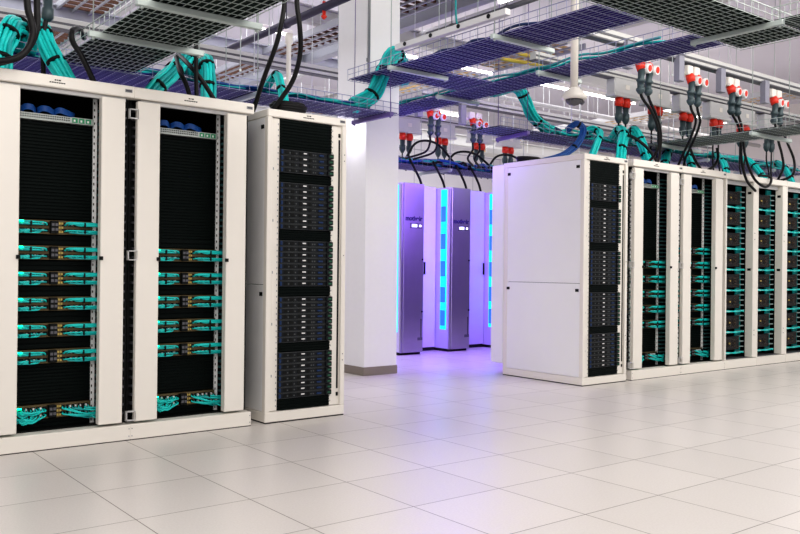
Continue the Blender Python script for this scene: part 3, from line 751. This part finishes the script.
# cables lying in trays
def lying(x0, x1, y0, y1, z, n, label, mats, amp=.03, r=.013, seed=1, along='x'):
    rnd = random.Random(seed); mb = MB(); t = None
    for k in range(n):
        a = y0 + (y1 - y0) * (k + .5) / n; pts = []
        m = int(abs(x1 - x0) / .22) + 2
        zz = z + rnd.uniform(0, .05)
        for i in range(m):
            s_ = x0 + (x1 - x0) * i / (m - 1)
            o = a + rnd.uniform(-amp, amp); h = zz + rnd.uniform(-amp * .3, amp * .6)
            pts.append((s_, o, max(h, z)) if along == 'x' else (o, s_, max(h, z)))
        mb.mi(rnd.randrange(len(mats))).tube(smooth(pts, 3), r, 5)
    o = mb.build('loose_tray_cables', mats)
    return tag(o, label, 'cables')
for (x, y, l) in ((2.10, .42, 'black cable coil lying on the closed left rack'), (5.62, 1.02, 'black cable coil lying on top of the closed right rack')):
    mb = MB()
    for k in range(7 if x < 3 else 3):
        rr = .085 + .006 * (k % 3)
        mb.tube([(rr * 1.6 * math.cos(a * PI / 12), rr * math.sin(a * PI / 12), .018 + .020 * k) for a in range(25)], .017, 8, caps=False)
    tag(mb.build('cable_coil', CABLEB, None, (x, y, 2.417)), l, 'cable coil', 'black cable coils on the closed racks')
lying(-1.4, 3.6, 1.32, 1.66, LV + .035, 12, 'teal cables lying along the tray above the left row', [TEAL, TEAL, TEALD, BLUEC], .05, seed=3)
lying(6.2, 12.0, 1.10, 1.48, LV + .035, 20, 'teal and dark cables lying along the tray above the right row', [TEAL, TEAL, TEALD, NAVYC], .06, .015, seed=4)
lying(4.7, 12.3, 4.05, 4.55, 2.78, 26, 'navy and teal cables heaped along the violet aisle tray', [NAVYC, NAVYC, TEALD, BLUEC, CABLEB], .09, .022, seed=5)
lying(2.9, -1.2, 4.92, 5.27, HV + .035, 6, 'teal cables lying along the far aisle tray', [TEALD, TEAL], .04, seed=6, along='y')
lying(1.3, -.9, 3.66, 4.1, HV + .035, 4, 'dark and teal cables lying along the tray in front of the column', [NAVYC, TEALD, CABLEB], .04, seed=7, along='y')
# arching leads over the violet aisle
for i, (x, hgt) in enumerate(((6.3, .30), (7.1, .22), (8.0, .25))):
    power_cable([(x, 4.2, 2.80), (x + .2, 4.15, 2.80 + hgt), (x + .55, 4.1, 2.80 + hgt * 1.05), (x + .9, 4.05, 2.82)], 'black cable arching over the violet aisle tray, %s from the column' % ORD[i], .018)
for i, x in enumerate((6.25, 6.7, 7.15, 7.45)):
    power_cable([(x, 4.0, 2.82), (x + .05, 3.93, 2.66), (x + .16, 3.95, 2.52), (x + .25, 4.0, 2.40)], 'black cable dipping from the violet aisle tray behind the unit tops, %s from the column' % ORD[i], .018)
for i, (z, y) in enumerate(((3.62, 1.2), (3.74, 1.25))):
    o = MB().tube([Vector(p) for p in smooth([(5.136 + i * .3, y, z + .05), (5.327 + i * .3, y, z), (5.653 + i * .3, y, z + .01), (6.081 + i * .3, y, z + .03)], 6)], .022, 8).build('yellow_fibre_hose', YEL)
    tag(o, '%s yellow fibre hose sagging behind the aisle trays' % ('lower' if i == 0 else 'upper'), 'hose', 'yellow fibre hoses')
o = MB().tube(smooth([(4.822, 1.4, 6.1), (4.822, 1.4, 4.6), (4.825, 1.4, 4.05), (4.887, 1.4, 3.938), (5.0, 1.4, 3.955)], 6), .011, 6).build('teal_hanging_cable', TEALD)
tag(o, 'single teal cable hanging from the ceiling with a hooked end', 'cable')

# ---------------------------------------------------------------- dome camera on its pole
t = empty('dome_camera', (4.5, -.6, 2.78), 'white security camera dome hanging from a long white pole over the aisle', 'security camera')
prof = [(0, -.075, .05), (0, -.06, .085)]
MB().tube([(0, 0, .06), (0, 0, ZC - 2.78)], .036, 16).build('pole', WHITE, t)
MB().tube([(0, 0, .09), (0, 0, .075), (0, 0, .05), (0, 0, .01), (0, 0, -.01), (0, 0, -.02)], [.04, .06, .085, .115, .115, .10], 24).build('housing', WHITE, t)
MB().tube([(0, 0, -.02), (0, 0, -.045), (0, 0, -.065), (0, 0, -.075)], [.08, .07, .045, .01], 20).tube([(.055, -.03, -.03), (.07, -.05, -.055)], .022, 10).tube([(-.055, -.03, -.03), (-.07, -.05, -.055)], .022, 10).build('lens_dome', DGREY, t)

# ---------------------------------------------------------------- high services: ladders, beams, pipes, lights
def ladder(loc, L, w, rz, label, rung=BROWN, rail=BEAM, pitch=.2, hh=.10):
    t = empty('ladder_rack', loc, label, 'ladder rack', 'high ladder racks under the ceiling', rz)
    for a in (0, w - .04): MB().bbox(0, L, a, a + .04, 0, hh, .004).build('rail', rail, t)
    mb = MB()
    for i in range(int(L / pitch)):
        mb.box(i * pitch, i * pitch + .045, .04, w - .04, .03, .07)
    mb.build('rungs', rung, t)
    for a in (.33, .66): MB().box(0, L, w * a - .012, w * a + .012, .0, .03).build('stringer', rail, t)
    for i in range(int(L / 1.2)):
        for y in (.02, w - .02): MB().tube([(i * 1.2 + .5, y, hh), (i * 1.2 + .5, y, ZC - loc[2])], .006, 5, False).build('hanger_rod', rodm, t)
ladder((5.42, 10.5, 4.8), 11, .55, -PI / 2, 'brown-runged ladder rack high up left of the column')
ladder((2.05, 10.5, 4.9), 9.5, .7, -PI / 2, 'brown-runged ladder rack high at the top left')
ladder((8.9, 12, 4.9), 8.5, .7, -PI / 2, 'tan-runged ladder rack high behind the right busways', TAN)
ladder((10.5, 6.8, 3.6), 9, .5, 0, 'tan-runged ladder rack low behind the right busways', TAN, BEAML)
ladder((14.0, 10, 4.6), 10, .8, -PI / 2, 'tan-runged ladder rack far off at the upper right', TAN, BEAML)
def ibeam(loc, L, rz, label, h=.26, w=.16, m=BEAM):
    t = empty('steel_beam', loc, label, 'beam', 'steel beams below the ceiling', rz)
    MB().box(0, L, -w / 2, w / 2, 0, .02).box(0, L, -w / 2, w / 2, h - .02, h).box(0, L, -.01, .01, .02, h - .02).build('i_section', m, t)
ibeam((6.25, 13, 4.75), 15, -PI / 2, 'grey steel beam running beside the brown-runged ladder rack')
ibeam((-1, 7.0, 4.7), 9.5, 0, 'grey steel beam running across behind the left row')
ibeam((3.3, 13, 5.3), 15, -PI / 2, 'grey steel beam above the dark pipe at the upper left', m=BEAML)
ibeam((9.9, 13, 5.2), 15, -PI / 2, 'pale steel beam high over the right row', m=BEAML)
ibeam((5.0, 5.5, 5.0), 16, 0, 'pale steel beam crossing high over the violet aisle', m=BEAML)
ibeam((3.2, 9.5, 4.2), 16, 0, 'pale steel beam low in front of the back wall', m=BEAML)
def pipe(p0, p1, r, m, label):
    p0 = Vector(p0); p1 = Vector(p1)
    t = empty('pipe', p0, label, 'pipe', 'straight service pipes under the ceiling')
    d = p1 - p0
    MB().tube([(0, 0, 0), tuple(d)], r, 12).build('run', m, t)
    n = max(2, int(d.length / 2.5))
    for i in range(n):
        q = d * ((i + .5) / n); MB().tube([q - d.normalized() * .03, q + d.normalized() * .03], r * 1.2, 12).tube([q, q + Vector((0, 0, ZC - p0.z))], .006, 5).build('clamp', m, t)
pipe((3.42, 9, 4.0), (3.42, -1, 4.0), .045, PIPE, 'dark violet pipe slanting across left of the column top')
pipe((5.4, 2.6, 4.2), (5.4, .7, 4.2), .03, DGREY, 'dark channel pipe stub above the aisle tray')
pipe((7.6, 12, 5.2), (7.6, -1, 5.2), .05, BEAML, 'pale pipe high above the violet aisle')
pipe((9, 6.2, 4.6), (20, 6.2, 4.6), .05, BEAML, 'pale pipe running toward the upper right')
o = empty('sprinkler_head', (3.42, 1.95, 3.9), 'small red sprinkler drop on the dark violet pipe', 'sprinkler')
MB().tube([(0, 0, .16), (0, 0, .02), (0, 0, 0), (0, 0, -.03)], [.02, .02, .035, .01], 10).build('drop', RED, o)
MB().box(-.03, .03, -.03, .03, .20, .24).tube([(0, 0, .12), (0, 0, .24)], .012, 8).build('fitting', GREY, o)
# vertical pipe left of the column
o = MB().tube([(0, 0, 0), (0, 0, 3.0), (0, 0, 3.01), (0, 0, 3.1)], [.028, .028, .045, .045], 14).build('white_post', WHITE, None, (3.37, 2.6, 0))
tag(o, 'slim white post standing behind the left row, left of the column', 'post')
o.scale = (1, 1, 1.24)
# cable duct with printed side beyond the column trays
t = empty('cable_duct', (3.4, 2.2, 3.42), 'pale grey duct with round holes running beyond the column trays', 'duct', None, 0)
mb = MB().bbox(.06, .12, -2.95, -1.45, -.115, -.06, .004)
mb.build('channel', LGREY, t)
for i in range(4): MB().tube([(.053, -2.75 + i * .38, -.085), (.06, -2.75 + i * .38, -.085)], .020, 10).build('grommet', BLACK, t)

def luminaire(loc, L, rz, label):
    t = empty('linear_light', loc, label, 'light fixture', 'linear ceiling lights', rz)
    MB().bbox(0, L, -.035, .035, .03, .09, .006).build('housing', WHITE, t)
    MB().bbox(.01, L - .01, -.022, .022, .0, .03, .006).build('diffuser', LAMP, t)
    for f in (.1, .9): MB().tube([(L * f, 0, .09), (L * f, 0, ZC - loc[2])], .004, 5).build('suspension_wire', rodm, t)
LL = [((5.15, 3.1, 4.02), .5, 0, 'over the aisle just right of the column'), ((6.45, 3.1, 4.02), .6, 0, 'second from the column over the violet aisle'), ((8.0, 3.1, 4.02), 2.4, 0, 'glowing behind the security camera dome'), ((10.8, 3.1, 4.02), 2.4, 0, 'beyond the right row, partly hidden by sockets'),
      ((5.0, .9, 4.1), 1.2, -PI / 2, 'glowing at the top between the aisle trays'), ((9.0, 8.3, 4.6), 2.4, 0, 'far off near the back wall'), ((3.0, 6.0, 4.9), 2.4, 0, 'far off left of the column')]
for a in LL: luminaire(a[0], a[1], a[2], 'white linear light ' + a[3])

# ---------------------------------------------------------------- lights
def area(loc, rot, sx, sy, e, c=(1, 1, 1), name='area'):
    l = bpy.data.lights.new(name, 'AREA'); l.shape = 'RECTANGLE'; l.size = sx; l.size_y = sy; l.energy = e; l.color = c
    o = bpy.data.objects.new(name, l); COL.objects.link(o); o.location = loc; o.rotation_euler = rot
    return o
area((3, -3.5, 4.9), (math.radians(25), 0, 0), 9, 2.5, 225, (1, .95, .885), 'aisle_light')
area((-1.5, -6.5, 3.6), (math.radians(62), 0, math.radians(-32)), 4, 2.5, 105, (1, .93, .86), 'front_light')
area((9, -3.5, 4.9), (math.radians(25), 0, 0), 7, 2.5, 180, (1, .95, .885), 'aisle_light')
area((9.5, 8.5, 5.6), (0, 0, 0), 12, 6, 470, (.97, .96, 1), 'rear_light')
area((17, 4, 5.6), (0, math.radians(25), 0), 6, 6, 260, (1, .94, .93), 'rear_light')  # added fill without a fixture, brightens the wall at the right back
area((11, 8, 2.2), (math.radians(180), 0, 0), 14, 6, 90, (.97, .96, 1), 'bounce_light')
area((0, 6.5, 5.6), (0, 0, 0), 6, 6, 230, (.96, .96, 1), 'rear_light')
area((6.3, 2.35, 2.66), (0, 0, 0), 2.4, .5, 45, (.30, .14, 1), 'violet_light')
area((5.9, 1.7, 2.1), (math.radians(72), 0, math.radians(-10)), 1.6, .8, 60, (.36, .17, 1), 'violet_light')
area((4.9, 1.6, 2.55), (0, math.radians(-55), 0), .25, 1.2, 4, (.35, .2, 1), 'violet_light')
area((4.2, .9, 2.3), (math.radians(180), 0, 0), 2.0, 1.0, 3.5, (.36, .22, 1), 'violet_uplight')
area((.8, 1.5, 2.5), (math.radians(180), 0, 0), 2.5, .4, 2.5, (.36, .22, 1), 'violet_uplight')
sp_ = bpy.data.lights.new('spot_glow', 'POINT'); sp_.energy = 3.5; sp_.color = (.9, .88, 1); sp_.shadow_soft_size = .05
so = bpy.data.objects.new('spot_glow', sp_); COL.objects.link(so); so.location = (3.78, 2.15, 2.72)

w = bpy.data.worlds.new('world'); S.world = w; w.use_nodes = True
bg = w.node_tree.nodes['Background']; bg.inputs[0].default_value = (.96, .94, .98, 1); bg.inputs[1].default_value = .52

# ---------------------------------------------------------------- camera
yaw, pit, roll = .662631286, .00215060013, .0105533134
F = Vector((math.sin(yaw) * math.cos(pit), math.cos(yaw) * math.cos(pit), math.sin(pit)))
R = Vector((math.cos(yaw), -math.sin(yaw), 0)); U = R.cross(F)
R2 = R * math.cos(roll) + U * math.sin(roll); U2 = -R * math.sin(roll) + U * math.cos(roll)
cd = bpy.data.cameras.new('camera'); cd.sensor_width = 36; cd.sensor_fit = 'HORIZONTAL'; cd.lens = 841.063749 / 800 * 36; cd.clip_end = 100
co = bpy.data.objects.new('camera', cd); COL.objects.link(co)
M = Matrix((R2, U2, -F)).transposed().to_4x4(); M.translation = Vector((-1.4715012, -5.69226502, 1.19724325))
co.matrix_world = M
S.camera = co
S.view_settings.view_transform = 'Standard'
try: S.view_settings.look = 'Medium High Contrast'
except Exception: pass
S.view_settings.exposure = 0
for o in bpy.data.objects:      # keep labels within sixteen words
    if 'label' in o.keys():
        n = len(o['label'].split())
        if n > 16 or n < 4: print('LABEL', n, o.name, o['label'])
